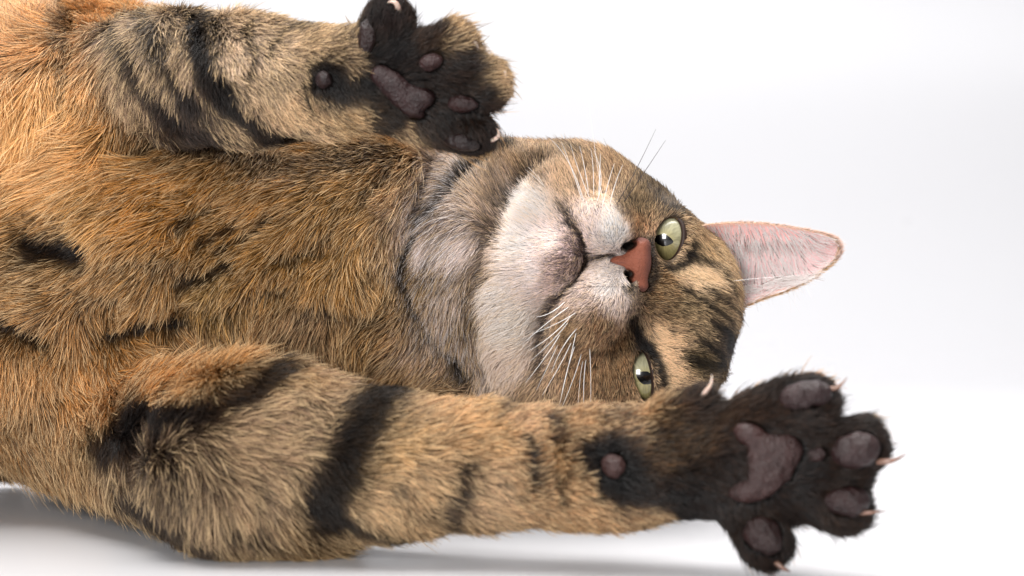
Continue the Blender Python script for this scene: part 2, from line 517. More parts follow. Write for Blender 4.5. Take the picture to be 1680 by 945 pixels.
# dark tabby marks, plus shade painted into folds, hollows and pits: part, line, half width (px), colour, strength
DK = (30, 20, 16)
MARKS = [
    ('raised_arm', [(190, 5), (205, 60), (225, 110), (260, 160), (290, 190)], 16, (50, 36, 30), .85),
    ('raised_arm', [(242, 0), (256, 60), (282, 115), (320, 165)], 12, (50, 36, 30), .85),
    ('raised_arm', [(290, 5), (300, 30)], 7, (80, 62, 52), .6),
    ('raised_arm', [(322, 40), (345, 110), (375, 170), (420, 212), (480, 240)], 20, DK, .97),
    ('raised_arm', [(345, 30), (360, 60)], 7, (50, 38, 32), .8),
    ('raised_arm', [(398, 50), (413, 92), (400, 128)], 8, (70, 52, 42), .85),
    ('raised_arm', [(438, 82), (458, 58), (495, 38), (530, 30)], 8, (60, 46, 36), .85),
    ('raised_arm', [(489, 130), (497, 150), (505, 172)], 6, (40, 27, 12), .95),
    ('raised_arm', [(290, 195), (360, 228), (430, 246)], 18, (55, 40, 32), .7),
    ('raised_arm', [(520, 120), (545, 138)], 22, (28, 18, 15), .9),
    ('torso', [(60, 402), (92, 404), (130, 408)], 32, (22, 14, 11), .97),
    ('torso', [(305, 455), (350, 442), (390, 430)], 13, (42, 26, 14), .9),  # belly folds start here, their shade painted into the coat
    ('torso', [(180, 542), (240, 530), (300, 520)], 13, (40, 28, 20), .92),
    ('torso', [(-10, 525), (70, 552)], 14, (40, 27, 17), .9),
    ('torso', [(295, 375), (340, 345), (368, 330)], 8, (62, 40, 20), .85),
    ('torso', [(332, 396), (392, 360)], 8, (55, 34, 18), .88),
    ('torso', [(370, 405), (410, 382), (462, 352)], 8, (55, 34, 18), .88),
    ('torso', [(460, 416), (530, 405)], 9, (70, 45, 22), .8),
    ('torso', [(428, 471), (475, 465)], 8, (60, 38, 20), .85),
    ('torso', [(198, 246), (240, 236), (268, 222)], 8, (66, 42, 20), .85),  # last belly fold with its shade painted on
    ('torso', [(104, 5), (108, 50), (104, 95)], 9, (120, 82, 48), .7),  # valley by the foreleg, its shade painted into the coat
    ('torso', [(620, 250), (655, 245), (600, 330)], 11, (80, 55, 30), .7),
    ('torso', [(300, 215), (400, 262), (520, 270), (620, 250)], 18, (85, 62, 42), .75),  # shadow line under the raised arm, painted on the torso
    ('torso', [(108, 15), (114, 90), (100, 160)], 13, (126, 84, 46), .65),  # same valley, painted darker and longer for its shade
    ('torso', [(205, 80), (245, 160), (292, 222)], 15, (104, 68, 34), .75),  # armpit edge, shade painted into the coat
    ('stretched_arm', [(280, 760), (310, 790), (300, 830)], 13, (70, 54, 44), .6),
    ('stretched_arm', [(400, 780), (430, 820), (420, 860)], 12, (84, 66, 52), .55),
    ('stretched_arm', [(640, 800), (670, 830)], 10, (96, 72, 52), .6),
    ('torso', [(250, 330), (310, 318), (360, 330)], 8, (130, 88, 44), .6),
    ('torso', [(140, 165), (180, 195), (215, 205)], 7, (140, 96, 50), .6),
    ('torso', [(40, 350), (90, 345), (140, 355)], 9, (125, 88, 50), .55),
    ('torso', [(180, 430), (260, 420), (330, 425)], 9, (112, 78, 42), .6),
    ('torso', [(40, 460), (130, 470), (210, 490)], 10, (105, 72, 38), .6),
    ('torso', [(520, 290), (560, 330), (540, 380)], 9, (105, 74, 40), .55),
    ('torso', [(600, 430), (640, 460), (650, 500)], 9, (110, 78, 44), .5),
    ('torso', [(510, 500), (580, 505), (640, 525)], 12, (92, 66, 42), .7),
    ('stretched_arm', [(175, 715), (260, 700), (330, 675), (390, 640), (450, 608)], 26, (36, 25, 19), .93),  # dark shoulder band, also painting the shade of the arm's crease
    ('stretched_arm', [(470, 600), (540, 590), (600, 600)], 12, (95, 72, 55), .6),
    ('stretched_arm', [(640, 622), (600, 665), (572, 720), (545, 775), (518, 820)], 50, (30, 20, 15), .96),
    ('stretched_arm', [(510, 820), (560, 850), (640, 882)], 18, (48, 35, 26), .88),
    ('stretched_arm', [(200, 790), (260, 830), (330, 880)], 20, (56, 43, 35), .75),
    ('stretched_arm', [(360, 840), (430, 880)], 16, (60, 46, 38), .75),
    ('stretched_arm', [(755, 770), (745, 810), (722, 850)], 22, (58, 41, 31), .9),
    ('stretched_arm', [(860, 720), (868, 760), (872, 790)], 9, (48, 31, 18), .95),
    ('stretched_arm', [(905, 690), (918, 725)], 15, (72, 48, 31), .88),
    ('stretched_arm', [(800, 690), (835, 660)], 9, (92, 64, 44), .8),
    ('stretched_arm', [(912, 790), (920, 822)], 9, (76, 54, 38), .85),
    ('stretched_arm', [(975, 745), (1005, 765), (1010, 790)], 34, (20, 12, 10), .9),
    ('stretched_arm', [(1000, 790), (1090, 815), (1180, 845)], 26, (22, 13, 11), .9),
    ('stretched_arm', [(990, 690), (1020, 680)], 14, (85, 58, 36), .6),
    ('head', [(838, 248), (760, 300), (700, 355), (668, 410), (664, 455), (690, 505), (730, 560), (765, 615)], 10, (44, 30, 21), .92),  # crease round the ruff, its shade painted into the fur
    ('torso', [(838, 248), (760, 300), (700, 355), (664, 410), (658, 455), (684, 505), (726, 560), (765, 615)], 10, (44, 30, 21), .9),  # chest side of the ruff crease, shade painted likewise
    ('head', [(885, 262), (842, 320), (818, 370), (790, 430), (773, 480), (769, 535), (790, 600), (812, 630)], 6, (120, 92, 72), .5),  # softer jaw fold, its shade painted as a tan line
    ('head', [(740, 330), (715, 370)], 12, (95, 75, 68), .6),
    ('head', [(915, 262), (935, 245), (960, 255)], 8, (110, 84, 60), .6),
    ('head', [(1104, 438), (1150, 452)], 9, (240, 205, 160), .85),
    ('head', [(1082, 545), (1096, 585), (1106, 640)], 13, (238, 198, 152), .85),
    ('head', MOUTH[:6], 4, (48, 33, 35), .95),
    ('head', MOUTH[5:], 7, (92, 66, 66), .75),
    ('head', [(958, 424), (985, 422), (1004, 420)], 3.2, (70, 50, 52), .85),
    ('head', [(1023, 406), (1040, 401)], 6, (24, 14, 12), .97),  # upper nostril pit, its shade painted into the colour
    ('head', [(1029, 449), (1030, 470)], 6, (24, 14, 12), .97),  # lower nostril pit, its shade painted into the colour
    ('head', [(1068, 396), (1075, 430), (1062, 478)], 7, (60, 43, 38), .85),
    ('head', [(1102, 346), (1123, 360), (1135, 392), (1123, 425), (1094, 438)], 8, (40, 27, 20), .96),
    ('head', [(1044, 560), (1071, 585), (1085, 618), (1083, 660)], 8, (40, 27, 20), .96),
    ('head', [(1046, 535), (1056, 562), (1066, 580)], 9, (34, 22, 18), .95),
    ('head', [(940, 385), (948, 408), (945, 430)], 4, (110, 84, 86), .45),
    ('head', [(925, 340), (940, 362), (950, 375)], 5, (95, 75, 72), .7),
    ('head', [(1108, 468), (1150, 492), (1190, 520)], 5, (44, 32, 24), .85),
    ('head', [(1150, 470), (1185, 492), (1208, 505)], 5, (44, 32, 24), .85),
    ('head', [(1160, 520), (1190, 545), (1200, 580)], 7, (36, 26, 22), .9),
    ('head', [(1140, 555), (1170, 575), (1195, 620)], 6, (38, 28, 24), .85),
    ('head', [(1118, 582), (1140, 594), (1172, 600)], 10, (60, 46, 18), .85),
    ('head', [(1160, 425), (1130, 418)], 7, (48, 34, 24), .85),
    ('head', [(1172, 440), (1190, 470)], 6, (50, 38, 28), .85),
    ('head', [(1112, 360), (1140, 385)], 8, (205, 165, 120), .7),
    ('head', [(1030, 345), (1090, 320), (1110, 340)], 16, (98, 76, 54), .6),
    ('head', [(1040, 520), (1046, 545), (1056, 570)], 8, (38, 25, 19), .9),
    ('head', [(1050, 475), (1035, 505), (1040, 530)], 8, (95, 62, 36), .6),
    ('head', [(1060, 300), (1080, 330)], 12, (80, 62, 46), .5),
    ('head', [(1072, 400), (1068, 430)], 5, (85, 62, 50), .6),
    ('head', [(1040, 555), (1010, 575)], 5, (110, 76, 46), .5),
]
for x, y in ((975, 545), (1002, 520), (985, 562), (996, 534), (975, 515), (1005, 548), (950, 560), (1000, 580), (975, 590)):
    MARKS.append(('head', [(x, y), (x + 3, y + 3)], 3.2, (70, 44, 28), .75))

FLOW = {
    'torso': [(600, 280, -.7, .6), (680, 480, -.5, .85), (690, 560, -.7, .5), (560, 470, -.2, 1), (400, 400, -.6, .75), (250, 430, -.6, .75), (100, 420, -.8, .5), (50, 470, -1, .35),
              (300, 480, -.35, .9), (200, 560, 0, 1), (100, 560, .05, 1), (350, 560, .1, 1), (450, 560, -.1, 1), (60, 150, .1, 1), (150, 90, -.2, 1),
              (100, 250, -.9, .35), (200, 250, -.6, .6), (230, 180, -.2, 1), (50, 320, -.9, .4), (250, 310, -.8, .5), (100, 640, .7, .6), (50, 700, -.1, 1),
              (130, 760, .25, 1), (0, 760, -.15, 1), (250, 640, .8, .5), (450, 330, -.75, .55), (20, 20, -.2, -1)],
    'stretched_arm': [(250, 640, .8, .4), (350, 600, .6, .6), (450, 580, .5, .7), (560, 570, .8, .4), (650, 590, 1, .3), (250, 720, 1, .15), (400, 720, 1, .25), (200, 820, .3, 1),
                      (300, 830, .4, 1), (420, 890, .3, 1), (480, 830, .7, .7), (600, 720, 1, .2), (700, 700, 1, .1), (700, 850, .8, .6), (900, 700, 1, 0),
                      (900, 850, 1, .3), (1100, 760, 1, 0), (1250, 700, 1, -.1), (1300, 640, .8, -.5), (1410, 740, 1, 0), (1390, 840, 1, .3), (1250, 890, .4, 1)],
    'raised_arm': [(200, 20, .2, .9), (350, 10, .35, .9), (220, 90, -.1, .95), (270, 170, -.5, .8), (320, 100, .2, 1), (350, 170, .4, .9), (420, 120, .65, .75), (400, 40, .5, .8), (450, 22, .6, .6),
                   (500, 100, .8, .5), (450, 225, .5, .9), (540, 220, .7, .7), (620, 190, .9, .3), (700, 120, 1, 0), (740, 40, .7, -.7), (820, 110, 1, 0),
                   (630, 30, .1, -1), (770, 230, .5, .8)],
    'head': [(1060, 480, 1, .15), (1100, 495, 1, .15), (1150, 520, 1, .3), (1190, 590, .9, .4), (1080, 340, .5, -.8), (1060, 300, .3, -.9), (960, 260, -.1, -1), (1000, 300, 0, -1), (860, 260, -.2, -.95),
             (850, 450, -1, .1), (850, 560, -1, .35), (840, 620, -.6, .8), (860, 340, -.8, -.5), (760, 380, -.6, .8), (730, 420, -.5, .85), (740, 500, -.15, 1),
             (770, 580, .2, 1), (700, 400, -.6, .8), (690, 460, -.3, .9), (820, 300, -.2, -.95), (805, 350, -.6, -.6), (990, 360, -.35, -.9), (1010, 380, -.4, -.9), (960, 340, -.5, -.8),
             (980, 480, -.6, .6), (1000, 540, -.3, .95), (960, 580, -.3, .95), (930, 520, -.7, .6), (1010, 610, 0, 1), (1085, 440, .9, -.1), (1165, 400, .8, .5), (1190, 450, .9, .4), (1120, 440, .9, .4),
             (1090, 580, .9, .3), (1110, 640, .9, .2), (1150, 620, 1, .2), (1030, 520, -.1, 1), (920, 430, -1, 0), (1140, 390, .8, .3), (1040, 330, .1, -1), (960, 450, -.8, .5)],
}
LEN = {   # hair length in millimetres
    'torso': [(100, 100, 12), (100, 300, 11), (300, 450, 8.5), (600, 450, 8.5), (600, 300, 8.5), (100, 600, 10), (100, 760, 7), (20, 740, 6), (300, 620, 12)],
    'stretched_arm': [(250, 640, 11), (400, 600, 10), (250, 750, 10), (350, 870, 11), (450, 880, 9), (500, 700, 7), (640, 850, 6.5), (700, 700, 5.2), (900, 760, 4.2), (1100, 760, 4.0), (1200, 760, 4.0), (1300, 750, 4.4), (1400, 780, 3.8)],
    'raised_arm': [(200, 80, 8), (300, 150, 6.5), (400, 150, 5.2), (500, 150, 4.6), (600, 150, 4.4), (700, 120, 4.2), (780, 150, 3.6)],
    'head': [(700, 400, 8), (740, 520, 8.5), (800, 300, 7.5), (860, 340, 5.0), (840, 560, 6), (850, 450, 4.5), (915, 425, 1.6), (945, 400, 1.3), (1000, 370, 1.7), (970, 355, 2.0), (990, 480, 1.9), (960, 520, 2.6), (1050, 450, 1.8), (1100, 500, 3.0),
             (1150, 500, 2.6), (1170, 530, 3.0), (1190, 600, 3.8), (1000, 590, 4), (960, 270, 5.5), (1080, 320, 4), (1120, 440, 2.6), (1090, 580, 2.8), (1165, 400, 5), (1188, 450, 6), (1200, 495, 6)],
}


def idw(px, py, table, ncol, eps, power=2):
    T = np.array(table, float)
    num = np.zeros((len(px), ncol)); den = np.zeros(len(px))
    for r in T:
        w = 1.0 / ((px - r[0]) ** 2 + (py - r[1]) ** 2 + eps * eps) ** power
        num += w[:, None] * r[2:2 + ncol]; den += w
    return num / den[:, None]


def seg_dist(px, py, line):
    d = np.full(len(px), 1e9)
    for (x0, y0), (x1, y1) in zip(line[:-1], line[1:]):
        vx, vy = x1 - x0, y1 - y0
        t = np.clip(((px - x0) * vx + (py - y0) * vy) / max(vx * vx + vy * vy, 1e-9), 0, 1)
        d = np.minimum(d, np.hypot(px - x0 - t * vx, py - y0 - t * vy))
    return d


def part_weights(P, soft=0.003):
    names = list(PARTS)
    F = np.stack([np.min(np.stack([p.d(P) for p in PARTS[n]]), 0) for n in names], 1)
    w = np.exp(-(F - F.min(1, keepdims=True)) / soft)
    return names, w / w.sum(1, keepdims=True)


def coat(P, names, w):
    """coat colour (linear), flow direction in the picture plane, hair length (m)"""
    px, py = proj(P)
    n1 = vnoise(P, 0.006, 11); n2 = vnoise(P, 0.0055, 12); n3 = vnoise(P, 0.0025, 13); n4 = vnoise(P, 0.0025, 14)
    hd = 1 - 0.4 * w[:, names.index('head')]
    qx = px + (7 * n1 + 4 * n3) * hd; qy = py + (7 * n2 + 4 * n4) * hd
    C = np.zeros((len(P), 3)); Fl = np.zeros((len(P), 2)); L = np.zeros(len(P)); short = np.ones(len(P))
    for i, n in enumerate(names):
        m = w[:, i] > 0.02
        if not m.any():
            continue
        a, b = qx[m], qy[m]
        c = idw(a, b, [(r[0], r[1], *lin(r[2:5])) for r in COAT[n]], 3, 14)
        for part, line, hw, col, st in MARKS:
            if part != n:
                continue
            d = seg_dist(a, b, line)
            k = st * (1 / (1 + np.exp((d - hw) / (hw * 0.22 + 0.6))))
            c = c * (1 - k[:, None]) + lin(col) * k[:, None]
        if n != 'head':
            for part, line, hw, col, st in MARKS:
                if part == n and line is not None:
                    d = seg_dist(px[m], py[m], line)
                    short[m] = np.minimum(short[m], 1 - (0.5 if n == 'torso' else 0.3) * np.clip(1 - (d - hw) / 22, 0, 1))
        f = idw(a, b, FLOW[n], 2, 25)
        l = idw(a, b, LEN[n], 1, 30)[:, 0] / 1000
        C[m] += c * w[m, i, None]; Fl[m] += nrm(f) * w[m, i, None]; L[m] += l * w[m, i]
    C = np.clip(C, 0, 1)
    lum = (C @ np.array([0.3, 0.6, 0.1]))[:, None]
    sat = 1.06 - 0.17 * w[:, names.index('head')] - 0.22 * w[:, names.index('raised_arm')] - 0.1 * w[:, names.index('stretched_arm')]
    C = np.clip(lum + (C - lum) * sat[:, None], 0.002, 1)
    C = C * (1 + 0.10 * w[:, names.index('raised_arm')] + 0.02 * w[:, names.index('stretched_arm')] - 0.02 * w[:, names.index('torso')] - 0.12 * w[:, names.index('head')] * np.clip((0.6 - lum[:, 0]) / 0.2, 0, 1) + 0.12 * w[:, names.index('head')] * np.clip((lum[:, 0] - 0.55) / 0.2, 0, 1))[:, None]
    C = C * np.clip((lum / 0.5) ** 0.38, 0.34, 1.12)
    C = C / np.maximum(1, C.max(1, keepdims=True) / 0.88)
    return C, Fl, L * short


# ------------------------------------------------------------------ body mesh with skin colour
names, w = part_weights(BV)
cols, _, _ = coat(BV, names, w)
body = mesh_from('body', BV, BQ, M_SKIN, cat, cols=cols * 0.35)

# ------------------------------------------------------------------ paw pads, nose (built first: the fur leaves them bare)
BARE = []      # forms without fur


def bump_verts(V, amp, scale, seed):
    c = V.mean(0)
    return V + nrm(V - c) * (amp * (0.6 * vnoise(V, scale * 2.2, seed) + 0.4 * vnoise(V, scale * 0.7, seed + 1)))[:, None]


def build_sdf_part(name, prims, h, col_fn, mat, amp=0.0008, label=None):
    lo = np.min([p.lo for p in prims if p.op == 'add'], 0) - 0.002
    hi = np.max([p.hi for p in prims if p.op == 'add'], 0) + 0.002
    V, Q = sdf_mesh(prims, h, lo, hi)
    V = bump_verts(V, amp, 0.0022, 5)
    ob = mesh_from(name, V, Q, mat, cat, cols=col_fn(V))
    if label:
        ob['label'] = label
    return ob


def pad_cols(base, tip=None):
    def f(V):
        n = vnoise(V, 0.004, 21)[:, None] * 0.18 + vnoise(V, 0.0012, 22)[:, None] * 0.15
        return np.clip(lin(base) * np.array([0.20, 0.155, 0.14]) * (1 + 1.5 * n), 0, 1)
    return f


def pad(lobes, prims, base, name='paw_pad', dep=0.32, sink=0.17):
    """lobes: (px, py, rx, ry, angle)"""
    P = []
    for x, y, rx, ry, ang in lobes:
        h = hit(x, y, prims)
        P.append(ell('pad', (x, y, h[1] * 100 + sink), (rx, ry), dep, ang, k=0.22))
    BARE.extend(P)
    return build_sdf_part(name, P, 0.0004, pad_cols(base), M_PAD)


# stretched arm: palm pad, four toe pads, wrist pad
pad([(1234, 716, 32, 21, 25), (1264, 756, 42, 42, 0), (1238, 798, 42, 23, -15), (1290, 738, 28, 30, 0), (1252, 778, 30, 28, 0)], PAWL, (122, 92, 92), dep=0.42)
pad([(1318, 652, 38, 27, -12), (1340, 644, 22, 18, 0)], PAWL, (98, 72, 76), dep=0.4)
pad([(1406, 738, 38, 29, -6), (1388, 748, 22, 18, 0)], PAWL, (100, 72, 75), dep=0.4)
pad([(1388, 822, 36, 26, 5), (1404, 826, 20, 16, 0)], PAWL, (96, 68, 70), dep=0.4)
pad([(1250, 874, 34, 29, 35), (1262, 892, 20, 18, 0)], PAWL, (94, 66, 66), dep=0.4)
pad([(1338, 742, 30, 17, -12)], PAWL, (108, 84, 86), dep=0.3)
pad([(1006, 763, 21, 20, 0)], PAWL, (128, 98, 96), dep=0.4)
# raised arm
pad([(624, 123, 17, 16, 0), (645, 138, 24, 20, 30), (668, 158, 34, 24, 35), (694, 160, 20, 16, 0), (680, 186, 18, 9, 10)], PAWU, (96, 70, 74), dep=0.42)
pad([(604, 60, 17, 34, 12)], PAWU, (84, 60, 60), dep=0.34)
pad([(708, 101, 24, 16, -20)], PAWU, (112, 80, 82), dep=0.36)
pad([(760, 168, 27, 16, -4)], PAWU, (98, 70, 72), dep=0.36)
pad([(760, 232, 30, 17, 8)], PAWU, (70, 52, 54), dep=0.3)
pad([(533, 131, 14, 14, 0)], PAWU, (92, 76, 80), dep=0.36)

# nose leather
NOSE = [ell('nose', (1046, 433, yn + 0.25), (22, 36), 0.55, 8, k=0.25),
        ell('nose', (1031, 403, yn + 0.72), (19, 13), 0.5, -20, k=0.15),
        ell('nose', (1028, 460, yn + 0.68), (15, 17), 0.5, 0, k=0.15),
        ell('nose', (1020, 431, yn + 0.25), (20, 13), 0.45, 0, k=0.3),
        ell('nose', (1050, 404, yn + 0.35), (17, 13), 0.5, -20, k=0.25),
        ell('nose', (1046, 466, yn + 0.35), (18, 13), 0.5, 20, k=0.25),
        cone('cut', (998, 422, yn - 0.24, 2.2), (1036, 432, yn - 0.33, 1.2), 0.08, op='sub'),
        ell('cut', (1032, 403, yn - 0.15), (13, 7), 0.6, -20, k=0.12, op='sub'),
        ell('cut', (1030, 451, yn - 0.15), (9, 7), 0.6, 0, k=0.12, op='sub'),
        ell('cut', (1031, 464, yn - 0.1), (5, 12), 0.6, -10, k=0.12, op='sub')]
BARE.extend(NOSE[:6])
hole = NOSE[7:]


def nose_cols(V):
    d = np.min([p.d(V) for p in hole], 0)
    n = vnoise(V, 0.003, 31)[:, None] * 0.10 + vnoise(V, 0.001, 32)[:, None] * 0.08
    c = lin((144, 84, 65)) * (1 + n)
    px, py = proj(V)
    k = np.clip(np.maximum((px - 1056) / 9, (np.abs(py - 433) - 33 - (px - 1040) * 0.1) / 6), 0, 1)[:, None] * 0.7
    k = np.maximum(k, 0.5 * np.exp(-((py - 431) / 1.6) ** 2)[:, None] * np.clip((1030 - px) / 10, 0, 1)[:, None])
    c = c * (1 - k) + lin((96, 62, 58)) * k
    lobes = np.min([p.d(V) for p in NOSE[1:3]], 0); main = field(V, [NOSE[0], *NOSE[3:6]])
    inside = np.maximum(1 / (1 + np.exp((d - 0.00025) / 0.00012)), 1 / (1 + np.exp((0.0005 - main) / 0.00015)))
    return c * (1 - inside[:, None] * 0.93) + lin((9, 5, 5)) * inside[:, None] * 0.93


build_sdf_part('nose', NOSE, 0.0003, nose_cols, M_NOSE, 0.0001)


# ------------------------------------------------------------------ eyes
def sphere_hit(px, py, c, R):
    o = np.array([0, -D, CAMZ]); d = nrm(W(px, py, 0.0) - o)
    oc = o - c
    b_ = oc @ d; q = oc @ oc - R * R
    disc = b_ * b_ - q
    if disc < 0:
        p = o - d * b_
        return c + nrm(p - c) * R
    return o + d * (-b_ - math.sqrt(disc))


def tube(name, pts, rad, mat, parent, sides=6, closed=False):
    pts = np.asarray(pts, float); n = len(pts)
    V = []; Q = []
    for i in range(n):
        t = nrm((pts[(i + 1) % n] - pts[i - 1]) if closed else (pts[min(i + 1, n - 1)] - pts[max(i - 1, 0)]))
        ref = np.array([0, 1.0, 0]) if abs(t[1]) < 0.9 else np.array([1.0, 0, 0])
        u = nrm(np.cross(t, ref)); v = np.cross(t, u)
        for k in range(sides):
            a = 2 * math.pi * k / sides
            V.append(pts[i] + rad[i] * (math.cos(a) * u + math.sin(a) * v))
    for i in range(n if closed else n - 1):
        j = (i + 1) % n
        for k in range(sides):
            k2 = (k + 1) % sides
            Q.append((i * sides + k, j * sides + k, j * sides + k2, i * sides + k2))
    return mesh_from(name, np.array(V), Q, mat, parent)


def cap(name, c, R, px, py, hw, hh, ang, cols_fn, parent, rings=22, seg=180, power=2.0, mat=None):
    """patch of a sphere whose outline is an oval"""
    ca, sa = math.cos(math.radians(ang)), math.sin(math.radians(ang))
    V = [sphere_hit(px, py, c, R)]; UV = [(0, 0)]
    for i in range(1, rings + 1):
        for k in range(seg):
            t = 2 * math.pi * k / seg
            u = hw * math.copysign(abs(math.cos(t)) ** (2 / power), math.cos(t)) * i / rings
            v = hh * math.copysign(abs(math.sin(t)) ** (2 / power), math.sin(t)) * i / rings
            V.append(sphere_hit(px + u * ca - v * sa, py + u * sa + v * ca, c, R)); UV.append((u, v))
    V = np.array(V); Q = []
    for k in range(seg):
        Q.append((0, 1 + (k + 1) % seg, 1 + k, 1 + k))
    F = [tuple(dict.fromkeys(q)) for q in Q]
    for i in range(rings - 1):
        for k in range(seg):
            a, b2 = 1 + i * seg + k, 1 + i * seg + (k + 1) % seg
            F.append((a, b2, b2 + seg, a + seg))
    me = bpy.data.meshes.new(name)
    me.from_pydata([tuple(v) for v in V], [], F)
    for p in me.polygons:
        p.use_smooth = True
    at = me.color_attributes.new('coat', 'FLOAT_COLOR', 'POINT')
    cc = cols_fn(np.array(UV), V)
    at.data.foreach_set('color', np.c_[cc, np.ones(len(cc))].astype(np.float32).ravel())
    me.materials.append(mat)
    ob = bpy.data.objects.new(name, me); sc.collection.objects.link(ob); ob.parent = parent
    return ob


def ball(name, c, R, mat, parent, col):
    V = []; Q = []
    n, m_ = 24, 40
    for i in range(n + 1):
        th = math.pi * i / n
        for k in range(m_):
            ph = 2 * math.pi * k / m_
            V.append(c + R * np.array([math.sin(th) * math.cos(ph), math.sin(th) * math.sin(ph), math.cos(th)]))
    for i in range(n):
        for k in range(m_):
            k2 = (k + 1) % m_
            Q.append((i * m_ + k, (i + 1) * m_ + k, (i + 1) * m_ + k2, i * m_ + k2))
    V = np.array(V)
    return mesh_from(name, V, Q, mat, parent, cols=np.tile(lin(col), (len(V), 1)))


PUP = [(1088, 394, 17, 10, 10), (1059, 620, 16, 11, 20)]
for e, (ux, uy, uw, uh, ua) in zip(EYES, PUP):
    eye = ball('eye', e['c'], e['R'], M_EYE, cat, (92, 92, 48))

    def iris_cols(UV, V, e=e):
        a = np.arctan2(UV[:, 1], UV[:, 0]); r = np.hypot(UV[:, 0], UV[:, 1])
        q = np.stack([np.cos(a), np.sin(a), r * 0.012], 1)
        st = 0.20 * vnoise(q, 0.10, 71) + 0.16 * vnoise(q, 0.045, 72) + 0.10 * vnoise(V, 0.0016, 73)
        c0, c1 = lin((170, 166, 136)), lin((138, 129, 86))
        k = np.clip((UV[:, 1] + 22) / 44, 0, 1)[:, None]  # paler upper iris, a softbox reflection painted into the colour
        c = c0 * (1 - k) + c1 * k
        edge = np.clip((r - 34) / 12, 0, 1)[:, None]
        c = c * (1 - 0.75 * edge)
        inner = np.clip((22 - r) / 10, 0, 1)[:, None]
        return np.clip(c * (1 + st[:, None]) * (1 + inner * [0.1, 0.05, -0.1]), 0, 1)
    cap('iris', e['c'], e['R'] + 0.00008, ux, uy, 44, 44, 0, iris_cols, eye, mat=M_EYE)
    cap('pupil', e['c'], e['R'] + 0.00016, ux, uy, uw, uh, ua, lambda UV, V: np.tile(lin((6, 5, 6)), (len(V), 1)), eye, power=1.5, mat=M_EYE)
    # dark rim of the lids
    ca, sa = math.cos(math.radians(e['ang'])), math.sin(math.radians(e['ang']))
    P = []; R_ = []
    for k in range(56):
        t = 2 * math.pi * k / 56
        u, v = (e['a'] + 1) * math.cos(t), (e['b'] + 1) * math.sin(t)
        P.append(sphere_hit(e['cx'] + u * ca - v * sa, e['cy'] + u * sa + v * ca, e['c'], e['R'] + 0.0004))
        R_.append(0.0004 + 0.0007 * max(0, math.cos(t)) ** 0.7)
    tube('eyelid', P, R_, M_LID, cat, 8, closed=True)

# ------------------------------------------------------------------ ear
UP = [(1135, 395), (1150, 372), (1200, 366), (1250, 367), (1300, 374), (1345, 383), (1364, 391), (1374, 401)]
LO = [(1195, 540), (1208, 512), (1245, 492), (1285, 478), (1325, 460), (1352, 440), (1368, 424), (1375, 405)]


def curve_at(pts, t):
    pts = np.array(pts, float); n = len(pts) - 1
    i = min(int(t * n), n - 1); f = t * n - i
    p = [pts[max(0, min(n, i + k))] for k in (-1, 0, 1, 2)]
    return 0.5 * ((2 * p[1]) + (-p[0] + p[2]) * f + (2 * p[0] - 5 * p[1] + 4 * p[2] - p[3]) * f * f + (-p[0] + 3 * p[1] - 3 * p[2] + p[3]) * f ** 3)


NU_, NV_ = 30, 44
front = np.zeros((NV_ + 1, NU_ + 1, 3)); fcol = np.zeros((NV_ + 1, NU_ + 1, 3))
for j in range(NV_ + 1):
    v = j / NV_
    a, b2 = curve_at(UP, v), curve_at(LO, v)
    for i in range(NU_ + 1):
        u = i / NU_
        p = a * (1 - u) + b2 * u
        cup = math.sin(math.pi * u) ** 0.8 * (0.7 * (1 - v) ** 0.6 + 0.15)
        fold = 0.12 * math.exp(-((u - 0.25) / 0.08) ** 2) * (1 - v) * math.sin(3.1 * v)
        front[j, i] = W(p[0], p[1], 2.7 + 1.5 * v + cup - fold + 0.5 * u * (1 - v))
        pink, grey, rim = lin((248, 190, 186)), lin((236, 196, 196)), lin((205, 165, 122))
        k = min(1, max(0, (u - 0.15) / 0.5)); c = pink * (1 - k) + grey * k
        r = max(0, 1 - min(u, 1 - u) / 0.06); r = max(r, max(0, (v - 0.9) / 0.1))
        fcol[j, i] = c * (1 - 0.6 * r) + rim * 0.6 * r
du = np.gradient(front, axis=1); dv = np.gradient(front, axis=0)
fn = nrm(np.cross(du, dv))
if fn[NV_ // 2, NU_ // 2, 1] > 0:
    fn = -fn
th = 0.0016
edge = np.minimum(np.minimum(np.arange(NU_ + 1), NU_ - np.arange(NU_ + 1)) / 4.0, 1.0)[None, :, None] * np.minimum((NV_ - np.arange(NV_ + 1)) / 4.0, 1)[:, None, None]
back = front - fn * (0.0004 + th * edge)
nfr = (NV_ + 1) * (NU_ + 1)
EV = np.concatenate([front.reshape(-1, 3), back.reshape(-1, 3)])
ecol = np.concatenate([fcol.reshape(-1, 3), np.tile(lin((205, 172, 140)), (nfr, 1))])
gi = np.arange(nfr).reshape(NV_ + 1, NU_ + 1)
FQ = np.stack([gi[:-1, :-1], gi[:-1, 1:], gi[1:, 1:], gi[1:, :-1]], -1).reshape(-1, 4)


def orient(V, Q, N):
    n = np.cross(V[Q[:, 1]] - V[Q[:, 0]], V[Q[:, 3]] - V[Q[:, 0]])
    f = (n * N[Q[:, 0] % nfr]).sum(1) < 0
    Q = Q.copy(); Q[f] = Q[f][:, ::-1]
    return Q


FNr = fn.reshape(-1, 3)
FQ = orient(EV, FQ, FNr)
BQ2 = FQ[:, ::-1] + nfr
rimv = np.concatenate([gi[:, 0], gi[-1, 1:], gi[::-1, -1][1:], gi[0, ::-1][1:]])
RQ = np.array([(rimv[i], rimv[i + 1], rimv[i + 1] + nfr, rimv[i] + nfr) for i in range(len(rimv) - 1)])
ear = mesh_from('ear', EV, np.concatenate([FQ, BQ2, RQ]), M_EAR, cat, cols=ecol)

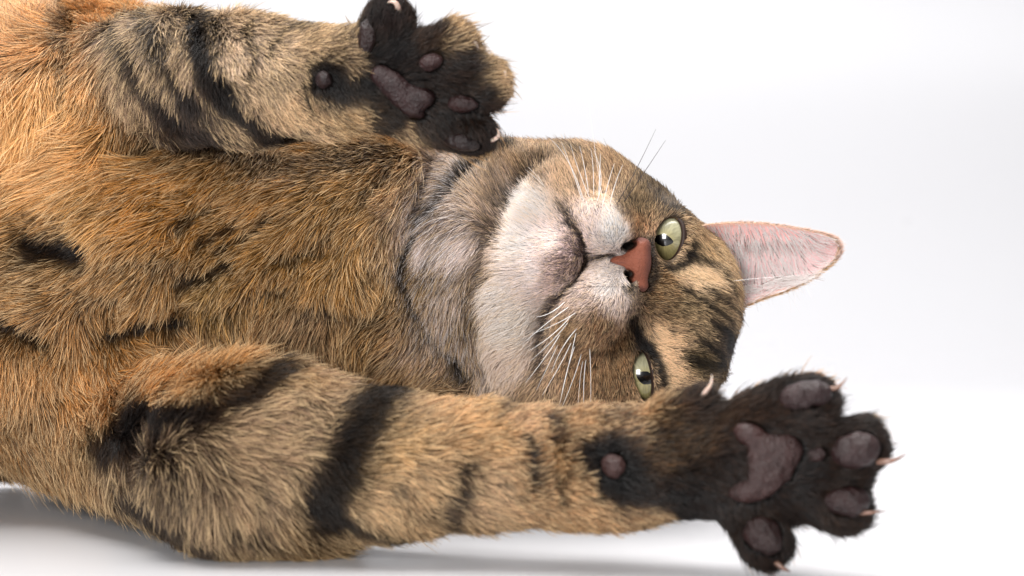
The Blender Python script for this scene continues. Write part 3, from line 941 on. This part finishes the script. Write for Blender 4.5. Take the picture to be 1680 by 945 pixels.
# ------------------------------------------------------------------ claws
def claw(pts, r0, mat=M_CLAW, y0=None, prims=PAWL):
    h = hit(*pts[0], prims)
    P0 = [np.array([*p]) for p in pts]
    out = []
    n = 12
    for i in range(n + 1):
        q = curve_at(P0, i / n)
        out.append(W(q[0], q[1], h[1] * 100 + 0.12 - 0.25 * math.sin(math.pi * i / n)))
    rad = [RS(r0, h[1] * 100) * (1 - (i / n) ** 1.3) + 0.00005 for i in range(n + 1)]
    return tube('claw', out, rad, mat, cat, 8)


claw([(1352, 640), (1372, 636), (1382, 629), (1390, 618)], 4.6, M_CLAW_DARK)
claw([(1438, 757), (1458, 757), (1474, 752), (1487, 744)], 5.4, M_CLAW_DARK)
claw([(1405, 842), (1425, 841), (1440, 840), (1455, 838)], 4.2, M_CLAW_DARK)
claw([(1268, 918), (1282, 930), (1292, 936), (1298, 937)], 5, M_CLAW_DARK)
claw([(1150, 650), (1160, 640), (1167, 628), (1168, 614)], 4.6, M_CLAW, prims=PAWL)
claw([(655, 22), (650, 6), (640, 3), (628, 11)], 5, M_CLAW, prims=PAWU)
claw([(784, 86), (779, 72), (776, 70), (773, 80)], 5, M_CLAW, prims=PAWU)
claw([(824, 135), (828, 126), (828, 118), (824, 112)], 4, M_CLAW, prims=PAWU)
claw([(800, 232), (815, 226), (818, 216), (812, 208)], 4, M_CLAW, prims=PAWU)

# ------------------------------------------------------------------ whiskers
WH = [((958, 332), (935, 270), (903, 228), 1), ((955, 328), (937, 275), (921, 232), 1), ((966, 318), (960, 280), (951, 240), 1),
      ((974, 322), (973, 275), (969, 243), 1), ((979, 332), (986, 290), (974, 247), 1), ((988, 340), (998, 300), (1008, 268), 1), ((897, 310), (882, 295), (862, 278), 1), ((893, 306), (884, 292), (866, 274), 1),
      ((1010, 338), (1040, 285), (1076, 212), 0), ((1020, 336), (1052, 290), (1092, 230), 0),
      ((952, 508), (915, 530), (872, 548), 1), ((940, 515), (905, 550), (868, 575), 1), ((935, 525), (905, 560), (870, 592), 1), ((921, 545), (895, 585), (862, 628), 1),
      ((917, 562), (900, 598), (880, 640), 1), ((946, 542), (935, 590), (917, 668), 1), ((938, 560), (918, 600), (890, 648), 1),
      ((955, 575), (943, 615), (922, 668), 1), ((957, 590), (952, 620), (948, 668), 1), ((967, 568), (969, 610), (969, 668), 1), ((944, 565), (930, 610), (920, 655), 1),
      ((930, 492), (905, 512), (880, 520), 1), ((938, 500), (900, 528), (862, 560), 1), ((950, 535), (922, 572), (905, 612), 1), ((962, 585), (958, 625), (958, 668), 1),
      ((968, 326), (948, 275), (936, 236), 1), ((982, 326), (984, 282), (985, 252), 1), ((1000, 338), (1010, 300), (1022, 270), 1), ((990, 335), (970, 200), (958, 90), 2), ((1195, 462), (1250, 456), (1310, 452), 1)]
whisk = []
for a, m_, b2, white in WH:
    h = hit(*a, B)
    y = h[1] * 100
    n = 14; pts = []
    for i in range(n + 1):
        t = i / n
        q = (1 - t) ** 2 * np.array(a) + 2 * t * (1 - t) * np.array([2 * m_[0] - (a[0] + b2[0]) / 2, 2 * m_[1] - (a[1] + b2[1]) / 2]) + t * t * np.array(b2)
        pts.append(W(q[0], q[1], y + 0.05 - 0.9 * t + 0.5 * t * t))
    r0 = (0.00006 if white == 2 or a[0] > 1150 else (0.00011 + 0.00006 * random.random()) if a[0] > 915 else 0.00009) if white else 0.00016
    o = tube('whisker', pts, [r0 * (1 - 0.75 * (i / n) ** 1.5) for i in range(n + 1)], M_WHITE_WHISKER if white else M_DARK_WHISKER, cat, 6)
    if not white:
        o['label'] = 'dark whisker'

# ------------------------------------------------------------------ fur


def add_hair(name, roots, dirT, N, L, lift, cols, tipcol, parent, radius, npt=6, clump=0.0018, clumpk=0.46, frizz=0.11):
    n = len(roots)
    t = np.linspace(0, 1, npt)
    T = nrm(dirT)
    lift = np.asarray(lift)[:, None]
    d0 = nrm(T * np.cos(lift) + N * np.sin(lift))
    d1 = nrm(T * np.cos(lift * 0.35) + N * np.sin(lift * 0.35))
    P = np.zeros((n, npt, 3))
    for i, tt in enumerate(t):
        P[:, i] = roots + L[:, None] * (d0 * (tt - tt * tt * 0.5) + d1 * (tt * tt * 0.5))
    # tufts: hairs of one small cell lean together towards their tips
    for cs, ck, sd in ((clump, clumpk, 1), (clump * 2.6, clumpk * 0.55, 2)):
        J = roots + cs * 0.7 * np.stack([vnoise(roots, cs * 1.3, 40 + sd * 5 + k) for k in range(3)], 1)
        key = np.floor(J / cs).astype(np.int64)
        key = ((key[:, 0] + 5000) * 20000 + key[:, 1] + 5000) * 20000 + key[:, 2] + 5000
        _, inv = np.unique(key, return_inverse=True)
        cnt = np.bincount(inv)
        tip = np.stack([np.bincount(inv, P[:, -1, k]) / cnt for k in range(3)], 1)
        base = np.stack([np.bincount(inv, roots[:, k]) / cnt for k in range(3)], 1)
        cl = nrm(tip - base)[inv]
        Lc = L[:, None]
        tgt = base[inv] + cl * Lc + (roots - base[inv]) * 0.35
        kk = ck * (0.5 + rng.random(n))[:, None]
        for i, tt in enumerate(t):
            P[:, i] += (tgt - P[:, -1]) * kk * (tt ** 1.6) * (1.0 if i < npt - 1 else 1.0) if i < npt - 1 else 0
        P[:, -1] += (tgt - P[:, -1]) * kk
    fz = rng.normal(0, 1, (n, 3)) * frizz * L[:, None]
    for i, tt in enumerate(t):
        P[:, i] += fz * tt ** 2
    P[:, :, 2] = np.maximum(P[:, :, 2], 0.0004)
    c = bpy.data.hair_curves.new(name)
    c.add_curves([npt] * n)
    c.attributes['position'].data.foreach_set('vector', P.astype(np.float32).ravel())
    rad = c.attributes.new('radius', 'FLOAT', 'POINT') if 'radius' not in c.attributes else c.attributes['radius']
    prof = np.clip(1.05 - 0.85 * t ** 2.2, 0.1, 1)
    rr = radius * (0.7 + 0.6 * rng.random(n))
    rad.data.foreach_set('value', (rr[:, None] * prof[None]).astype(np.float32).ravel())
    ca = c.attributes.new('coat', 'FLOAT_COLOR', 'POINT')
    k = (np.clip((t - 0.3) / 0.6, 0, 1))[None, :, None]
    lo = np.clip(0.16 + 0.9 * (cols.mean(1) - 0.28), 0.16, 0.75)[:, None, None]  # dark agouti roots, deepened to paint shade into gaps between hairs
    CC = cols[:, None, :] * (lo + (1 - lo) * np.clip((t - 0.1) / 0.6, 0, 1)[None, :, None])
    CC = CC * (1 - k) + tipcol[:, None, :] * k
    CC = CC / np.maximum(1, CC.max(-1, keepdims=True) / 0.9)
    CC = np.concatenate([np.clip(CC, 0.002, 0.95), np.ones((n, npt, 1))], 2)
    ca.data.foreach_set('color', CC.astype(np.float32).ravel())
    c.materials.append(M_FUR)
    ob = bpy.data.objects.new(name, c)
    sc.collection.objects.link(ob)
    ob.parent = parent
    ob['kind'] = 'stuff'
    return ob


def scatter(V, Q, N, dens_fn):
    A, Bv, Cv, Dv = V[Q[:, 0]], V[Q[:, 1]], V[Q[:, 2]], V[Q[:, 3]]
    ar = 0.5 * np.linalg.norm(np.cross(Cv - A, Dv - Bv), axis=1)
    cen = (A + Bv + Cv + Dv) / 4
    nn = nrm(N[Q].mean(1))
    dn = dens_fn(cen, nn) * ar * 1e6
    cnt = np.floor(dn + rng.random(len(dn))).astype(int)
    f = np.repeat(np.arange(len(Q)), cnt)
    u, v = rng.random(len(f))[:, None], rng.random(len(f))[:, None]
    P = (A[f] * (1 - u) + Bv[f] * u) * (1 - v) + (Dv[f] * (1 - u) + Cv[f] * u) * v
    M = (N[Q[f, 0]] * (1 - u) + N[Q[f, 1]] * u) * (1 - v) + (N[Q[f, 3]] * (1 - u) + N[Q[f, 2]] * u) * v
    return P, nrm(M)


camp = np.array([0, -D, CAMZ])


def density(c, n):
    px, py = proj(c)
    names, w = part_weights(c)
    base = dict(torso=5.0, head=8.5, raised_arm=6.5, stretched_arm=5.6)
    d = sum(w[:, i] * base[nm] for i, nm in enumerate(names))
    paw = np.clip((px - 1150) / 60, 0, 1) * w[:, names.index('stretched_arm')] + np.clip((px - 560) / 40, 0, 1) * w[:, names.index('raised_arm')]
    d = d + paw * 3
    f = (n * nrm(camp - c)).sum(1)
    d = d * np.where(f > -0.25, 1.0, np.where(f > -0.6, 0.35, 0.12))
    d[px < -90] = 0
    return d


RP, RN = scatter(BV, BQ, BN, density)
# bare skin: pads, nose, eyes, inside of the mouth line
bare = np.min(np.stack([p.d(RP) for p in BARE]), 0)
keep = bare > 0.0003
px, py = proj(RP)
for e in EYES:
    dx, dy = px - e['cx'], py - e['cy']
    ca, sa = math.cos(math.radians(e['ang'])), math.sin(math.radians(e['ang']))
    u, v = dx * ca + dy * sa, -dx * sa + dy * ca
    q = np.hypot(u / (e['a'] + 0.5), v / (e['b'] + 0.5))
    keep &= ~((q < 1.0) & (RP[:, 1] < e['h'][1] + 0.03))
RP, RN, bare = RP[keep], RN[keep], bare[keep]
names, w = part_weights(RP)
C, Fl, L = coat(RP, names, w)
px, py = proj(RP)
hw_ = w[:, names.index('head')]
F3 = np.stack([Fl[:, 0], np.zeros(len(Fl)), -Fl[:, 1]], 1)
fdn = np.stack([vnoise(RP, 0.010, 51), vnoise(RP, 0.010, 52), vnoise(RP, 0.010, 53)], 1)
fd2 = np.stack([vnoise(RP, 0.0045, 54), vnoise(RP, 0.0045, 55), vnoise(RP, 0.0045, 56)], 1)
F3 = nrm(F3) + fd2 * (0.42 - 0.24 * hw_)[:, None] + fdn * (0.5 - 0.3 * hw_)[:, None] + rng.normal(0, 0.12, F3.shape)
T = F3 - RN * (F3 * RN).sum(1, keepdims=True)
# around the eyes the hair lies away from the opening
for e in EYES:
    r = np.hypot(px - e['cx'], py - e['cy'])
    near = np.clip(1 - (r - 25) / 45, 0, 1) * hw_
    L = L * (1 - 0.5 * near)
dm = seg_dist(px, py, MOUTH)
L = L * (1 - 0.5 * np.clip(1 - dm / 16, 0, 1) * hw_)
n = len(RP)
L = L * (0.65 + 0.6 * rng.random(n)) * (1 + 0.2 * vnoise(RP, 0.008, 61))
L = L * np.clip(bare / 0.004 * 0.6 + 0.4, 0.4, 1)
lift = np.clip(0.42 + 0.15 * rng.normal(size=n) + 0.12 * vnoise(RP, 0.007, 62) - 0.10 * hw_, 0.08, 1.1)
r1 = rng.random(n)
# backs of the paws are tabby brown, the pads' side is dark
pawm = np.clip((px - 1040) / 120, 0, 1) * w[:, names.index('stretched_arm')] + np.clip((px - 640) / 60, 0, 1) * w[:, names.index('raised_arm')]
dors = np.clip((RN[:, 1] - 0.12) / 0.3, 0, 1) * pawm
C = C * (1 - dors[:, None]) + lin((170, 122, 72)) * dors[:, None]
C = C + np.array([0.007, 0.0025, 0.0005]) * pawm[:, None]
wisp = (rng.random(n) < 0.04) & (pawm > 0.5)
L = np.where(wisp, L * 1.6, L)
lift = np.where(wisp, lift + 0.3, lift)
pale = np.clip((C.mean(1) - 0.42) / 0.3, 0, 1) * np.clip((px - 770) / 40, 0.2, 1)
shade = np.exp((rng.normal(0, 0.42, n) + 0.40 * vnoise(RP, 0.0026, 66) + 0.2 * vnoise(RP, 0.009, 67)) * (1 - 0.85 * pale))
C1 = C * shade[:, None]
lum = C.mean(1)
cream = lin((232, 199, 152))
tk = np.where(r1 < 0.30, 0.72, np.where(r1 < 0.6, 0.18, 0.0)) * np.clip((lum - 0.015) / 0.08, 0.0, 1)
tip = C1 * (1.25 - tk[:, None]) + cream * tk[:, None]
ruff = hw_ * np.clip((815 - px) / 50, 0, 1) * (rng.random(n) < 0.26)
tip = tip * (1 - 0.75 * ruff[:, None]) + lin((244, 236, 234)) * 0.75 * ruff[:, None]
guard = (rng.random(n) < 0.09) & (hw_ < 0.5) & (lum > 0.03)
L = np.where(guard, L * 1.25, L)
lift = np.where(guard, lift + 0.15, lift)
tip[guard] = tip[guard] * 0.35 + cream * 0.65
HR = np.where(guard, 0.000125, np.where(hw_ > 0.5, 0.000085, 0.000088))
dark = (r1 > 0.84) & (lum < 0.35)
tip[dark] *= 0.35
C1[dark] *= 0.7
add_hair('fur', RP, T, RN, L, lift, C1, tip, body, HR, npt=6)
print('hairs', n, 'verts', len(BV))

# ear hair: sparse pale hairs inside, short tan hair on the back and along the rim
EN = np.concatenate([FNr, -FNr])


def ear_dens(c, n_):
    return np.full(len(c), 1.8)


P1, N1 = scatter(EV, FQ, EN, ear_dens)
ex, ey = proj(P1)
fl = idw(ex, ey, [(1170, 390, .3, .9), (1240, 390, .3, 1), (1300, 395, .5, .9), (1230, 450, -.2, 1), (1300, 440, .1, 1), (1210, 490, .7, -.2), (1350, 405, .9, .3), (1300, 465, .9, -.4), (1250, 480, .9, -.35)], 2, 15)
F3 = np.stack([fl[:, 0], np.full(len(fl), 0.0), -fl[:, 1]], 1) + rng.normal(0, .12, (len(fl), 3))
T1 = F3 - N1 * (F3 * N1).sum(1, keepdims=True)
c1 = np.where(rng.random(len(P1))[:, None] < 0.92, lin((255, 246, 243)), lin((150, 120, 110)))
add_hair('inner_ear_hair', P1, T1, N1, (0.005 + 0.005 * rng.random(len(P1))) * np.where((rng.random(len(P1)) < 0.10) & (ey < 440), 2.0, 1.0) * np.clip((505 - ey) / 40, 0.35, 1) * np.clip((1385 - ex) / 90, 0.2, 1) * np.clip((ey - 355) / 25, 0.3, 1), np.full(len(P1), 0.22), c1, c1, ear, np.where(rng.random(len(P1)) < 0.3, 0.00009, 0.00005), npt=6, clumpk=0.25)


def back_dens(c, n_):
    return np.full(len(c), 5.0)


Q_ = np.concatenate([BQ2, RQ])
P2, N2 = scatter(EV, Q_, EN, back_dens)
F3 = np.tile(np.array([[1.0, 0, -0.05]]), (len(P2), 1)) + rng.normal(0, .15, (len(P2), 3))
T2 = F3 - N2 * (F3 * N2).sum(1, keepdims=True)
c2 = np.where((proj(P2)[1] > 430)[:, None], lin((212, 170, 122)), lin((226, 190, 172))) * (0.7 + 0.5 * rng.random(len(P2)))[:, None]
add_hair('outer_ear_hair', P2, T2, N2, 0.0014 + 0.0012 * rng.random(len(P2)), np.full(len(P2), 0.3), c2, c2 * 1.1, ear, 0.00007, npt=5)
